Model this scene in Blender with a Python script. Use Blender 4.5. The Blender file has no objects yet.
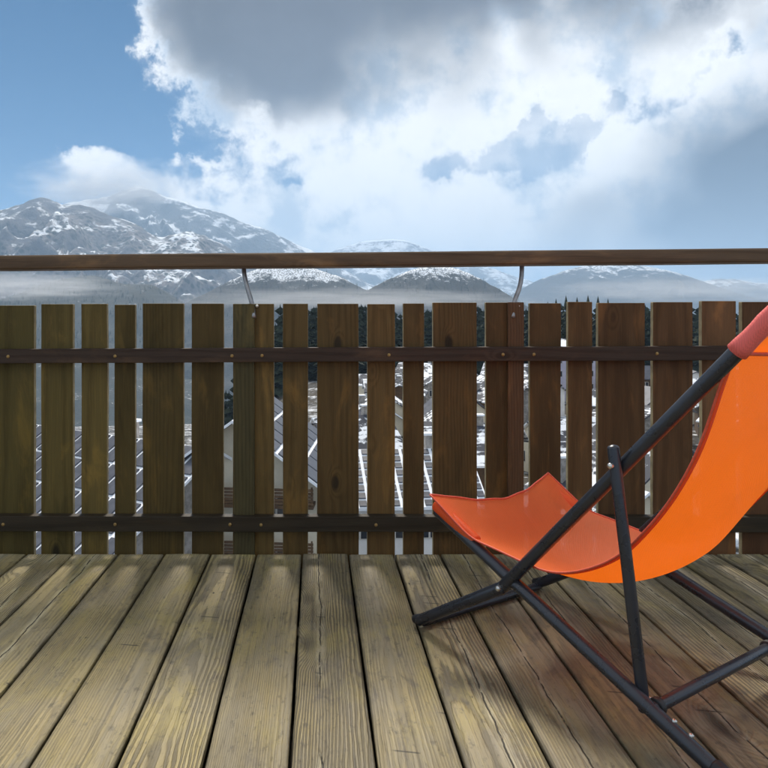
import bpy, bmesh, math, random
import numpy as np
from mathutils import Vector, Matrix, noise as mnoise

# ---------------------------------------------------------------- camera, sky, sun
S = bpy.context.scene
COL = S.collection
F = 745.0            # focal length in photograph pixels (768 wide)
CX, CY = 316.0, 318.0   # foot of the optical axis in the photograph
CAMH = 0.85
cam_d = bpy.data.cameras.new('camera')
cam = bpy.data.objects.new('camera', cam_d)
COL.objects.link(cam)
cam.location = (0, 0, CAMH)
cam.rotation_euler = (math.radians(90), 0, 0)
cam_d.sensor_width = 36.0
cam_d.lens = 36.0 * F / 768.0
cam_d.shift_x = (384 - CX) / 768.0
cam_d.shift_y = -(384 - CY) / 768.0
cam_d.clip_start = 0.05
cam_d.clip_end = 60000
S.camera = cam

SUN_EL = math.radians(50)
SUN_AZ = math.radians(-3)          # from straight ahead (+Y)
sun_d = bpy.data.lights.new('sun', 'SUN')
sun_d.energy = 3.3
sun_d.angle = math.radians(11.0)
sun_d.color = (1.0, 0.93, 0.82)
sun = bpy.data.objects.new('sun', sun_d)
COL.objects.link(sun)
sdir = Vector((math.sin(SUN_AZ) * math.cos(SUN_EL), math.cos(SUN_AZ) * math.cos(SUN_EL), math.sin(SUN_EL)))
sun.rotation_euler = sdir.to_track_quat('Z', 'Y').to_euler()
sun.location = (4, 20, 20)

S.view_settings.view_transform = 'Standard'
S.view_settings.look = 'None'
S.view_settings.gamma = 1.0
S.view_settings.use_curve_mapping = False
S.view_settings.exposure = 0.84
S.render.engine = 'CYCLES'
S.cycles.use_denoising = True
S.cycles.use_adaptive_sampling = True
S.cycles.adaptive_threshold = 0.03
S.cycles.max_bounces = 7
S.cycles.transparent_max_bounces = 12
S.cycles.volume_bounces = 1


class NT:
    """small node-tree writer"""
    def __init__(self, nt):
        self.nt = nt
        nt.nodes.clear()

    def node(self, typ, ins=None, **kw):
        n = self.nt.nodes.new(typ)
        for k, v in kw.items():
            setattr(n, k, v)
        for k, v in (ins or {}).items():
            self.put(n.inputs[k], v)
        return n

    def put(self, sock, v):
        if isinstance(v, bpy.types.NodeSocket):
            self.nt.links.new(v, sock)
        elif isinstance(v, bpy.types.Node):
            self.nt.links.new(v.outputs[0], sock)
        elif hasattr(sock.default_value, '__len__'):
            v = tuple(v)
            if len(v) == 3 and len(sock.default_value) == 4:
                v = v + (1,)
            sock.default_value = v
        else:
            sock.default_value = v

    def m(self, op, a, b=None, c=None, clamp=False):
        n = self.nt.nodes.new('ShaderNodeMath')
        n.operation = op
        n.use_clamp = clamp
        self.put(n.inputs[0], a)
        if b is not None: self.put(n.inputs[1], b)
        if c is not None: self.put(n.inputs[2], c)
        return n.outputs[0]

    def add(self, a, b): return self.m('ADD', a, b)
    def sub(self, a, b): return self.m('SUBTRACT', a, b)
    def mul(self, a, b): return self.m('MULTIPLY', a, b)

    def mix(self, f, a, b, blend='MIX'):
        n = self.nt.nodes.new('ShaderNodeMix')
        n.data_type = 'RGBA'
        n.blend_type = blend
        self.put(n.inputs[0], f)
        self.put(n.inputs[6], a)
        self.put(n.inputs[7], b)
        return n.outputs[2]

    def sstep(self, v, lo, hi, a=0.0, b=1.0, smooth=True):
        n = self.nt.nodes.new('ShaderNodeMapRange')
        n.interpolation_type = 'SMOOTHSTEP' if smooth else 'LINEAR'
        for i, x in enumerate((v, lo, hi, a, b)):
            self.put(n.inputs[i], x)
        return n.outputs[0]

    def noise(self, vec, scale, detail=4, rough=0.55, dist=0.0, out=0, lac=2.0):
        n = self.node('ShaderNodeTexNoise', {'Vector': vec, 'Scale': scale, 'Detail': detail, 'Roughness': rough, 'Distortion': dist, 'Lacunarity': lac})
        return n.outputs[out]

    def xyz(self, x, y, z):
        n = self.nt.nodes.new('ShaderNodeCombineXYZ')
        for i, v in enumerate((x, y, z)):
            self.put(n.inputs[i], v)
        return n.outputs[0]

    def sep(self, v):
        n = self.nt.nodes.new('ShaderNodeSeparateXYZ')
        self.put(n.inputs[0], v)
        return n.outputs

    def vm(self, op, a, b):
        n = self.nt.nodes.new('ShaderNodeVectorMath')
        n.operation = op
        self.put(n.inputs[0], a)
        self.put(n.inputs[1], b)
        return n.outputs[0]


# sky: Nishita behind broken cloud, laid out by compass direction and height
world = bpy.data.worlds.new('World')
S.world = world
world.use_nodes = True
SKY_STRENGTH = 0.05
CLOUD_STRENGTH = 0.74


def build_sky():
    w = NT(world.node_tree)
    tc = w.node('ShaderNodeTexCoord')
    d = tc.outputs['Generated']
    x, y, z = w.sep(d)
    az = w.m('ARCTAN2', x, y)
    el = w.m('ARCSINE', z)
    # ragged edges: shift the lookup by noise on the direction itself
    wx, wy, wz = w.sep(w.noise(d, 6.0, 3, 0.5, 0.0, out=1))
    w2x, w2y, w2z = w.sep(w.noise(d, 26.0, 5, 0.62, 0.0, out=1))
    A = w.add(az, w.add(w.mul(w.sub(wx, 0.5), 0.15), w.mul(w.sub(w2x, 0.5), 0.11)))
    E = w.add(el, w.add(w.mul(w.sub(wy, 0.5), 0.13), w.mul(w.sub(w2y, 0.5), 0.11)))
    # softer warp for shading inside the clouds
    A2 = w.add(az, w.mul(w.sub(wx, 0.5), 0.20))
    E2 = w.add(el, w.mul(w.sub(wy, 0.5), 0.18))

    PA, PB = w.xyz(A, E, 0.0), w.xyz(A2, E2, 0.0)

    def blob(px, py, rx, ry, rot, P):
        """soft patch centred on a compass direction"""
        u = (px - CX) / F
        v = (CY - py) / F
        c0 = (math.atan(u), math.atan2(v, math.hypot(1, u)))
        if rot:
            n = w.node('ShaderNodeVectorRotate', {'Vector': P, 'Center': (c0[0], c0[1], 0), 'Axis': (0, 0, 1), 'Angle': math.radians(-rot)})
            P = n.outputs[0]
        n = w.nt.nodes.new('ShaderNodeVectorMath')
        n.operation = 'MULTIPLY_ADD'
        w.put(n.inputs[0], P)
        w.put(n.inputs[1], (F / rx, F / ry, 0))
        w.put(n.inputs[2], (-c0[0] * F / rx, -c0[1] * F / ry, 0))
        q = w.nt.nodes.new('ShaderNodeVectorMath')
        q.operation = 'DOT_PRODUCT'
        w.put(q.inputs[0], n.outputs[0])
        w.put(q.inputs[1], n.outputs[0])
        return w.m('POWER', 0.36788, q.outputs['Value'])

    def total(lst, P=None):
        t = None
        for it in lst:
            b = blob(*it[:-1], P or PA)
            t = w.mul(b, it[-1]) if t is None else w.m('MULTIPLY_ADD', b, it[-1], t)
        return t

    n1 = w.noise(d, 3.1, 3, 0.5, 0.0)
    n2 = w.noise(d, 13.0, 8, 0.60, 0.0)
    billow = w.m('ABSOLUTE', w.sub(w.noise(d, 17.0, 6, 0.55), 0.5))       # cauliflower lumps
    nd0 = w.noise(w.vm('MULTIPLY', d, (1.0, 1.0, 2.2)), 5.0, 7, 0.62)
    # broken cloud added outside the view to lift the fill light
    aw = w.m('ABSOLUTE', w.sub(az, 0.12))
    cover = total([
        (450, -20, 300, 95, 0, 1.05), (265, 60, 95, 60, 0, 0.75), (178, 5, 40, 50, 0, 0.60),
        (330, 200, 120, 50, 0, 0.56), (470, 215, 170, 50, 0, 0.46), (285, 232, 90, 32, 0, 0.55), (600, 235, 130, 40, 0, 0.55),
        (400, 115, 150, 60, 0, 0.50), (560, 70, 120, 40, 0, 0.35), (690, 175, 90, 75, 0, 0.95), (760, 75, 55, 65, 0, 0.75), (770, 210, 90, 90, 0, 0.6),
        (100, 172, 58, 20, 0, 0.55), (106, 150, 24, 16, 0, 0.42), (190, 196, 50, 12, 0, 0.32), (60, 60, 40, 6, 12, 0.16), (97, 107, 12, 8, 0, 0.42), (150, 103, 26, 5, 0, 0.30), (205, 108, 24, 22, 0, 0.40), (205, 160, 22, 9, 0, 0.36),
        (50, 80, 140, 120, 0, -0.65), (708, 58, 40, 17, 38, -0.60), (610, 112, 85, 20, 14, -0.42), (500, 150, 90, 22, 12, -0.30), (470, 255, 280, 36, 0, 0.3), (440, 172, 16, 14, 0, -0.30), (290, 180, 24, 13, 0, -0.40), (20, 10, 110, 100, 0, -0.4)])
    D = w.add(w.add(cover, w.add(w.mul(w.sub(n1, 0.47), 0.40), w.sstep(aw, 0.55, 1.1, 0.0, 0.30))), w.sub(w.mul(w.sub(n2, 0.5), 0.95), w.mul(w.sub(billow, 0.10), 0.9)))
    alpha = w.sstep(D, 0.06, 0.52)
    # thin veil drawn out of the cloud edges
    veil = w.mul(w.sstep(w.add(cover, w.mul(w.sub(nd0, 0.5), 0.9)), -0.05, 0.75), 0.45)
    veil = w.m('MAXIMUM', veil, w.mul(blob(550, 140, 170, 60, 0, PB), w.sstep(nd0, 0.30, 0.7, 0.42, 0.85)))
    alpha = w.m('MAXIMUM', alpha, veil)
    # optical thickness: thick cloud is grey from below
    nd = w.noise(d, 7.5, 6, 0.58)
    dark = total([
        (430, -30, 300, 85, 0, 1.0), (250, 40, 85, 60, 0, 0.65), (320, 85, 80, 40, 0, 0.40), (650, -10, 110, 50, 0, 0.45),
        (492, 45, 22, 36, 0, -0.42), (575, 15, 22, 18, 0, -0.25)], PB)
    dark = w.add(dark, w.mul(w.sub(nd, 0.5), 0.60))
    dark = w.mul(w.sstep(dark, -0.05, 1.05), w.sstep(D, 0.30, 0.95))
    storm = total([(785, 195, 90, 85, 0, 1.6), (705, 240, 60, 26, 0, 0.35), (560, 225, 65, 45, 0, 0.5)], PB)
    storm = w.m('MINIMUM', w.m('MAXIMUM', w.mul(w.add(storm, w.mul(w.sub(nd, 0.5), 0.35)), w.sstep(storm, 0.05, 0.5)), 0.0), 0.97)
    lump = w.sstep(w.sub(w.add(w.mul(n2, 0.75), w.mul(nd, 0.35)), w.mul(billow, 0.35)), 0.35, 0.62, 0.60, 1.0)
    col = w.mix(w.sstep(lump, 0.60, 1.0), (0.50, 0.59, 0.70), (1.0, 0.99, 0.97))
    dk = w.sstep(nd, 0.3, 0.7, 0.85, 1.25)
    col = w.mix(dark, col, w.vm('MULTIPLY', (0.095, 0.098, 0.117), w.xyz(dk, dk, dk)))
    col = w.mix(storm, col, (0.010, 0.020, 0.048))
    sky = w.node('ShaderNodeTexSky', sky_type='NISHITA')
    sky.sun_disc = False
    sky.sun_elevation = SUN_EL
    sky.sun_rotation = SUN_AZ
    sky.altitude = 3000
    sky.air_density = 0.6
    sky.dust_density = 0.25
    sky.ozone_density = 2.0
    b1 = w.node('ShaderNodeBackground', {'Color': w.node('ShaderNodeHueSaturation', {'Hue': 0.487, 'Saturation': 1.5, 'Color': sky.outputs[0]}).outputs[0], 'Strength': SKY_STRENGTH})
    b2 = w.node('ShaderNodeBackground', {'Color': col, 'Strength': CLOUD_STRENGTH})
    # below the horizon no cloud
    alpha = w.mul(alpha, w.sstep(el, -0.06, 0.0))
    mx = w.node('ShaderNodeMixShader', {0: alpha, 1: b1.outputs[0], 2: b2.outputs[0]})
    w.node('ShaderNodeOutputWorld', {'Surface': mx.outputs[0]})
    world.cycles.sampling_method = 'MANUAL'
    world.cycles.sample_map_resolution = 512


build_sky()

random.seed(11)
RNG = np.random.default_rng(5)


# ---------------------------------------------------------------- helpers
def px2w(px, py, Y):
    """a photograph point lying Y metres ahead of the lens"""
    return Vector(((px - CX) * Y / F, Y, CAMH - (py - CY) * Y / F))


def mesh_obj(name, verts, faces, mat, parent=None, smooth=False, loc=None):
    me = bpy.data.meshes.new(name)
    me.from_pydata([tuple(v) for v in verts], [], faces)
    me.update()
    return link(name, me, mat, parent, smooth, loc)


def link(name, me, mat, parent=None, smooth=False, loc=None):
    o = bpy.data.objects.new(name, me)
    COL.objects.link(o)
    if mat is not None and not len(me.materials):
        me.materials.append(mat)
    if smooth:
        me.polygons.foreach_set('use_smooth', [True] * len(me.polygons))
    if loc is not None: o.location = loc
    if parent is not None: o.parent = parent
    return o


def bm_obj(name, bm, mat, parent=None, smooth=False, loc=None):
    me = bpy.data.meshes.new(name)
    bm.normal_update()
    bm.to_mesh(me)
    bm.free()
    return link(name, me, mat, parent, smooth, loc)


def tag(o, label=None, cat=None, group=None, kind=None):
    if label: o['label'] = label
    if cat: o['category'] = cat
    if group: o['group'] = group
    if kind: o['kind'] = kind
    return o


def thing(name, loc, rz=0.0):
    o = bpy.data.objects.new(name, None)
    COL.objects.link(o)
    o.location = loc
    o.rotation_euler = (0, 0, rz)
    o.empty_display_size = 0.2
    return o


def box_bm(x0, x1, y0, y1, z0, z1, bev=0.0, seg=1):
    bm = bmesh.new()
    bmesh.ops.create_cube(bm, size=1.0)
    for v in bm.verts:
        v.co = Vector(((x0 + x1) / 2 + v.co.x * (x1 - x0), (y0 + y1) / 2 + v.co.y * (y1 - y0), (z0 + z1) / 2 + v.co.z * (z1 - z0)))
    if bev:
        bmesh.ops.bevel(bm, geom=list(bm.edges), offset=bev, segments=seg, affect='EDGES', profile=0.6)
    return bm


def tube_data(pts, r, seg=16, cap=True, flat=None):
    """swept tube through pts (list of Vector); r number or list"""
    pts = [Vector(p) for p in pts]
    n = len(pts)
    rs = r if hasattr(r, '__len__') else [r] * n
    verts, faces = [], []
    t0 = (pts[1] - pts[0]).normalized()
    ref = Vector((0, 0, 1)) if abs(t0.z) < 0.9 else Vector((0, 1, 0))
    u = t0.cross(ref).normalized()
    for i in range(n):
        a = pts[max(i - 1, 0)]
        b = pts[min(i + 1, n - 1)]
        t = (b - a).normalized()
        u = (u - t * u.dot(t)).normalized()
        v = t.cross(u)
        for k in range(seg):
            an = 2 * math.pi * k / seg
            fx, fy = (1, 1) if flat is None else flat
            verts.append(pts[i] + u * (math.cos(an) * rs[i] * fx) + v * (math.sin(an) * rs[i] * fy))
    for i in range(n - 1):
        for k in range(seg):
            a = i * seg + k
            b = i * seg + (k + 1) % seg
            faces.append((a, b, b + seg, a + seg))
    if cap:
        faces.append(tuple(range(seg))[::-1])
        faces.append(tuple((n - 1) * seg + k for k in range(seg)))
    return verts, faces


def tube(name, pts, r, mat, parent=None, seg=16, flat=None):
    v, f = tube_data(pts, r, seg, True, flat)
    return mesh_obj(name, v, f, mat, parent, True)


def rounded_tube(name, a, b, r, mat, parent=None, seg=18, dome=0.6):
    """straight tube with domed ends"""
    a, b = Vector(a), Vector(b)
    t = (b - a).normalized()
    pts, rs = [], []
    for q in (0.0, 0.35, 0.7, 1.0):
        pts.append(a + t * (r * dome * q)); rs.append(max(r * math.sin(math.acos(1 - q)), r * 0.12))
    for q in (1.0, 0.7, 0.35, 0.0):
        pts.append(b - t * (r * dome * q)); rs.append(max(r * math.sin(math.acos(1 - q)), r * 0.12))
    return tube(name, pts, rs, mat, parent, seg)


def new_mat(name):
    m = bpy.data.materials.new(name)
    m.use_nodes = True
    return m, NT(m.node_tree)


def plain(name, col, rough=0.6, metal=0.0, var=0.25, scale=8.0, bump=0.0, spec=0.4):
    m, t = new_mat(name)
    tc = t.node('ShaderNodeTexCoord')
    n = t.noise(tc.outputs['Object'], scale, 5, 0.6)
    c = t.mix(t.sstep(n, 0.3, 0.7), tuple(q * (1 - var) for q in col), tuple(min(1, q * (1 + var)) for q in col))
    b = t.node('ShaderNodeBsdfPrincipled', {'Base Color': c, 'Roughness': t.sstep(n, 0.25, 0.75, max(rough - 0.1, 0), min(rough + 0.1, 1)), 'Metallic': metal, 'Specular IOR Level': spec})
    if bump:
        bp = t.node('ShaderNodeBump', {'Strength': bump, 'Distance': 0.004, 'Height': t.noise(tc.outputs['Object'], scale * 6, 4, 0.6)})
        t.put(b.inputs['Normal'], bp.outputs[0])
    t.node('ShaderNodeOutputMaterial', {'Surface': b.outputs[0]})
    return m


# ---------------------------------------------------------------- wood
def wood_deck():
    m, t = new_mat('weathered deck wood')
    tc = t.node('ShaderNodeTexCoord')
    oi = t.node('ShaderNodeObjectInfo')
    rnd = oi.outputs['Random']
    rr = t.m('FRACT', t.mul(rnd, 17.31))
    r3 = t.m('FRACT', t.mul(rnd, 91.7))
    x, y, z = t.sep(tc.outputs['Object'])
    off = t.mul(rnd, 37.0)
    P = t.xyz(x, t.add(y, off), t.add(z, t.mul(rr, 5.0)))
    px, py, pz = t.sep(P)

    def st(sx, sy, sz=1.0):
        return t.xyz(t.mul(px, sx), t.mul(py, sy), t.mul(pz, sz))
    wob = t.sub(t.noise(st(5, 0.9, 5), 1.0, 3, 0.5), 0.5)
    wob2 = t.sub(t.noise(st(18, 3.0, 10), 1.0, 3, 0.5), 0.5)
    # knots: sparse bumps that push the rings aside
    vk = t.node('ShaderNodeTexVoronoi', {'Vector': st(4.5, 1.9, 0.0), 'Scale': 1.0, 'Randomness': 1.0})
    kd = vk.outputs['Distance']
    ksel = t.sstep(t.sep(vk.outputs['Color'])[0], 0.60, 0.62)
    knot = t.mul(t.sstep(kd, 0.34, 0.0), ksel)
    cx = t.add(x, t.add(t.sub(t.mul(rr, 0.26), 0.13), t.mul(wob, 0.045)))
    cz = t.add(t.add(0.035, t.mul(r3, 0.07)), t.add(t.mul(wob2, 0.006), t.mul(py, 0.005)))
    rad = t.m('SQRT', t.add(t.mul(cx, cx), t.mul(cz, cz)))
    rad = t.add(rad, t.add(t.mul(knot, 0.030), t.mul(wob2, 0.004)))
    rad = t.add(rad, t.mul(t.sub(t.noise(st(70, 5, 40), 1.0, 4, 0.65), 0.5), 0.0035))
    ring = t.m('FRACT', t.mul(rad, 225.0))
    tri = t.m('ABSOLUTE', t.sub(t.mul(ring, 2.0), 1.0))       # 0..1..0
    groove = t.sstep(tri, 0.22, 0.62)                         # 1 = hard late-wood ridge
    fib = t.noise(st(300, 9, 120), 1.0, 5, 0.7)
    fib2 = t.noise(st(110, 2.2, 60), 1.0, 3, 0.6)
    big = t.noise(st(9, 2.6, 4), 1.0, 5, 0.62)
    blot = t.noise(st(16, 6.5, 4), 1.0, 6, 0.65, 0.8)
    moss = t.noise(st(7, 3.0, 4), 1.0, 6, 0.68, 0.6)
    amt = t.mul(t.sstep(r3, 0.15, 0.85, 0.45, 1.0), t.sstep(big, 0.30, 0.62, 0.55, 1.0))
    grey = t.mix(fib2, (0.21, 0.185, 0.138), (0.36, 0.315, 0.225))
    warm = t.mix(fib, (0.27, 0.222, 0.120), (0.47, 0.385, 0.200))
    col = t.mix(t.sstep(big, 0.34, 0.66), grey, warm)
    col = t.mix(t.mul(t.sub(1.0, groove), t.mul(amt, 0.74)), col, (0.085, 0.074, 0.055))
    green = t.mix(fib2, (0.29, 0.245, 0.085), (0.52, 0.43, 0.16))
    col = t.mix(t.mul(t.sstep(moss, 0.48, 0.68), 0.55), col, green)
    col = t.mix(t.mul(t.sstep(blot, 0.54, 0.72), 0.62), col, (0.085, 0.076, 0.080))
    col = t.mix(t.mul(t.sstep(fib, 0.52, 0.70), 0.72), col, (0.07, 0.058, 0.040))
    col = t.mix(t.sstep(knot, 0.5, 0.9, 0.0, 0.8), col, (0.035, 0.028, 0.020))
    streak = t.noise(st(75, 1.3, 30), 1.0, 4, 0.65)
    col = t.mix(t.mul(t.sstep(streak, 0.54, 0.70), 0.55), col, (0.085, 0.072, 0.052))
    col = t.mix(t.mul(t.sstep(streak, 0.42, 0.30), 0.40), col, (0.52, 0.45, 0.27))
    speck = t.noise(st(60, 30, 20), 1.0, 4, 0.7)
    col = t.mix(t.mul(t.sstep(speck, 0.55, 0.72), 0.6), col, (0.075, 0.066, 0.050))
    # one long drying check down some boards, its lips worn pale
    cl = t.add(t.mul(t.sub(rr, 0.5), 0.05), t.add(t.mul(t.sub(t.noise(st(0.0, 2.2, 0.0), 1.0, 5, 0.6), 0.5), 0.05), 0.0))
    cd = t.m('ABSOLUTE', t.sub(x, cl))
    pres = t.mul(t.sstep(t.noise(st(0.5, 1.7, 0.0), 1.0, 2, 0.5), 0.36, 0.46), t.sstep(rnd, 0.20, 0.26))
    pale = t.mul(t.mul(t.sstep(cd, 0.020, 0.002), pres), t.sstep(t.noise(st(60, 9, 1), 1.0, 4, 0.7), 0.36, 0.62))
    crack = t.mul(t.sstep(cd, 0.0022, 0.0008), t.mul(pres, t.sstep(t.noise(st(3, 22, 1), 1.0, 3, 0.6), 0.34, 0.50)))
    col = t.mix(t.mul(pale, 0.60), col, (0.58, 0.53, 0.40))
    col = t.mix(t.mul(crack, 0.92), col, (0.018, 0.015, 0.012))
    vh = t.node('ShaderNodeTexVoronoi', {'Vector': st(22, 9, 0.0), 'Scale': 1.0, 'Randomness': 1.0})
    hole = t.mul(t.sstep(vh.outputs['Distance'], 0.085, 0.045), t.sstep(t.sep(vh.outputs['Color'])[1], 0.93, 0.94))
    col = t.mix(hole, col, (0.015, 0.012, 0.010))
    vt = t.node('ShaderNodeTexVoronoi', {'Vector': st(9, 5.5, 0.0), 'Scale': 1.0, 'Randomness': 1.0})
    dv = t.vm('SUBTRACT', vt.outputs['Position'], st(9, 5.5, 0.0))
    dx_, dy_, _z = t.sep(dv)
    nick = t.mul(t.mul(t.sstep(t.m('ABSOLUTE', t.add(dy_, t.mul(dx_, 0.12))), 0.022, 0.006), t.sstep(t.m('ABSOLUTE', dx_), 0.30, 0.16)), t.sstep(t.sep(vt.outputs['Color'])[0], 0.80, 0.82))
    col = t.mix(t.mul(nick, 0.85), col, (0.03, 0.025, 0.018))
    # edges of the boards are worn darker and dirty
    ed = t.sstep(t.m('ABSOLUTE', x), 0.070, 0.0785)
    col = t.mix(t.mul(ed, t.sstep(blot, 0.35, 0.6, 0.15, 0.75)), col, (0.07, 0.06, 0.038))
    tone = t.sstep(rr, 0.0, 1.0, 0.76, 1.10, False)
    col = t.vm('MULTIPLY', col, t.xyz(tone, tone, tone))
    col = t.vm('MULTIPLY', col, oi.outputs['Color'])
    h = t.add(t.mul(groove, t.mul(amt, 0.75)), t.add(t.mul(fib, 0.30), t.mul(fib2, 0.25)))
    h = t.sub(h, t.add(t.mul(crack, 2.2), t.mul(knot, -0.2)))
    bp = t.node('ShaderNodeBump', {'Strength': 0.9, 'Distance': 0.0035, 'Height': h})
    b = t.node('ShaderNodeBsdfPrincipled', {'Base Color': col, 'Roughness': t.sstep(fib2, 0.3, 0.7, 0.52, 0.75), 'Specular IOR Level': 0.32, 'Normal': bp.outputs[0]})
    t.node('ShaderNodeOutputMaterial', {'Surface': b.outputs[0]})
    return m


def wood_fence(name, axis='Z', dark=0.45):
    """stained softwood, grain along the local axis"""
    m, t = new_mat(name)
    tc = t.node('ShaderNodeTexCoord')
    oi = t.node('ShaderNodeObjectInfo')
    rnd = oi.outputs['Random']
    rr = t.m('FRACT', t.mul(rnd, 17.31))
    o = t.sep(tc.outputs['Object'])
    x, y = (o[0], o[2]) if axis == 'Z' else (o[2], o[0])
    z = o[1]
    py = t.add(y, t.mul(rnd, 41.0))

    def st(sx, sy, sz=1.0):
        return t.xyz(t.mul(x, sx), t.mul(py, sy), t.add(t.mul(z, sz), t.mul(rr, 3.0)))
    wob = t.sub(t.noise(st(6, 1.4, 4), 1.0, 3, 0.5), 0.5)
    vk = t.node('ShaderNodeTexVoronoi', {'Vector': st(9, 4.2, 0.0), 'Scale': 1.0, 'Randomness': 1.0})
    ksel = t.sstep(t.sep(vk.outputs['Color'])[0], 0.72, 0.74)
    knot = t.mul(t.sstep(vk.outputs['Distance'], 0.32, 0.0), ksel)
    cx = t.add(x, t.add(t.sub(t.mul(rr, 0.2), 0.1), t.mul(wob, 0.05)))
    cz = t.add(0.03, t.add(t.mul(rnd, 0.08), t.mul(py, 0.008)))
    rad = t.add(t.m('SQRT', t.add(t.mul(cx, cx), t.mul(cz, cz))), t.mul(knot, 0.03))
    tri = t.m('ABSOLUTE', t.sub(t.mul(t.m('FRACT', t.mul(rad, 105.0)), 2.0), 1.0))
    grain = t.sstep(tri, 0.25, 0.95)
    fib = t.noise(st(300, 8, 100), 1.0, 3, 0.6)
    big = t.noise(st(11, 3.0, 4), 1.0, 5, 0.6, 0.5)
    base = oi.outputs['Color']
    col = t.mix(t.mul(grain, 0.45), base, t.vm('MULTIPLY', base, (0.48, 0.44, 0.42)))
    col = t.mix(t.mul(t.sstep(fib, 0.45, 0.75), 0.4), col, t.vm('MULTIPLY', base, (1.7, 1.6, 1.4)))
    col = t.mix(t.mul(t.sstep(big, 0.52, 0.75), dark), col, t.vm('MULTIPLY', base, (0.35, 0.38, 0.42)))
    col = t.mix(t.mul(t.sstep(big, 0.47, 0.28), 0.6), col, t.vm('MULTIPLY', base, (2.3, 2.0, 1.5)))
    col = t.mix(t.sstep(knot, 0.45, 0.85, 0.0, 0.75), col, (0.012, 0.010, 0.008))
    h = t.add(t.mul(grain, 0.5), t.mul(fib, 0.5))
    bp = t.node('ShaderNodeBump', {'Strength': 0.45, 'Distance': 0.0012, 'Height': h})
    b = t.node('ShaderNodeBsdfPrincipled', {'Base Color': col, 'Roughness': t.sstep(big, 0.3, 0.7, 0.42, 0.65), 'Specular IOR Level': 0.16, 'Normal': bp.outputs[0]})
    t.node('ShaderNodeOutputMaterial', {'Surface': b.outputs[0]})
    return m


M = {}
M['deck'] = wood_deck()
M['slat'] = wood_fence('stained fence slat wood', 'Z')
M['edge'] = plain('slat edge with painted light', (0.34, 0.27, 0.15), 0.8, 0.0, 0.35, 14, 0.3)  # light along the slat sides and tops, put into the colour
M['rail'] = wood_fence('stained fence rail wood', 'X', 0.3)
M['brass'] = plain('brass bolt head', (0.30, 0.19, 0.07), 0.4, 0.7, 0.3, 90)
M['steel'] = plain('galvanised bracket steel', (0.30, 0.29, 0.29), 0.38, 0.85, 0.2, 40)
M['bolt'] = plain('zinc bolt', (0.62, 0.60, 0.56), 0.3, 0.9, 0.2, 120)
M['post'] = plain('painted fence post', (0.052, 0.045, 0.028), 0.5, 0.0, 0.35, 14, 0.3)
M['joist'] = plain('rough joist timber', (0.10, 0.08, 0.05), 0.8, 0.0, 0.3, 9, 0.3)

# ---------------------------------------------------------------- deck
FY = 2.695           # fence line, metres ahead of the lens
DECK_END = 2.683
PITCH = 45.7 * FY / F
GAP = 0.0062
X_REF = (302.3 - CX) * FY / F     # a joint between two planks
deck = tag(thing('deck', (0, 0, 0)), kind='structure')
DECK_BACK = -0.95


def plank_mesh(width, length, seed):
    """a board with eased, slightly wavering edges; local origin at its centre, top at 0"""
    r = random.Random(seed)
    n = 30
    prof_t = [(-1, -0.028), (-1, -0.0035), (-0.985, -0.0012), (-0.955, -0.0002), (-0.5, 0.0004), (0, 0.0007), (0.5, 0.0004), (0.955, -0.0002), (0.985, -0.0012), (1, -0.0035), (1, -0.028)]
    verts, faces = [], []
    cup = r.uniform(-0.0012, 0.0012)
    ph = r.uniform(0, 9)
    for i in range(n + 1):
        yy = -length / 2 + length * i / n
        wl = (mnoise.noise(Vector((seed * 3.1, yy * 3.0, ph))) * 0.0014)
        wr = (mnoise.noise(Vector((seed * 7.7, yy * 3.0, ph + 5))) * 0.0014)
        zz = mnoise.noise(Vector((seed * 1.7, yy * 0.8, ph + 9))) * 0.0012
        for (a, b) in prof_t:
            xx = a * width / 2 + (wl if a < 0 else wr) * abs(a)
            verts.append((xx, yy, b + zz + cup * (1 - a * a)))
    k = len(prof_t)
    for i in range(n):
        for j in range(k - 1):
            a = i * k + j
            faces.append((a, a + 1, a + k + 1, a + k))
        faces.append((i * k + k - 1, i * k, i * k + k, i * k + 2 * k - 1))
    faces.append(tuple(range(k)))
    faces.append(tuple(n * k + j for j in range(k))[::-1])
    return verts, [f[::-1] for f in faces]


for i in range(-13, 17):
    xc = X_REF + (i + 0.5) * PITCH
    L = DECK_END - DECK_BACK
    v, f = plank_mesh(PITCH - GAP, L, i + 40)
    o = mesh_obj('plank', v, f, M['deck'], deck, True, (xc, (DECK_END + DECK_BACK) / 2 - abs(math.sin(i * 5.3)) * 0.004, -0.001 * abs(math.sin(i * 2.1))))
    # board tint: lighter and yellower to the left, darker and greyer to the right
    q = min(max((i + 3) / 7.0, 0), 1)
    o.color = (0.88 - 0.22 * q, 0.84 - 0.205 * q, 0.71 - 0.11 * q, 1)
bm_obj('gap_backing', box_bm(-2.4, 3.0, DECK_BACK, 2.66, -0.235, -0.2005), M['joist'], deck)  # dark board added below to block the bright ground in the plank gaps
for yj in (-0.6, 0.3, 1.2, 2.1, 2.6):
    bm_obj('joist', box_bm(-2.3, 2.9, yj - 0.03, yj + 0.03, -0.20, -0.0315, 0.003), M['joist'], deck)

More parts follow.
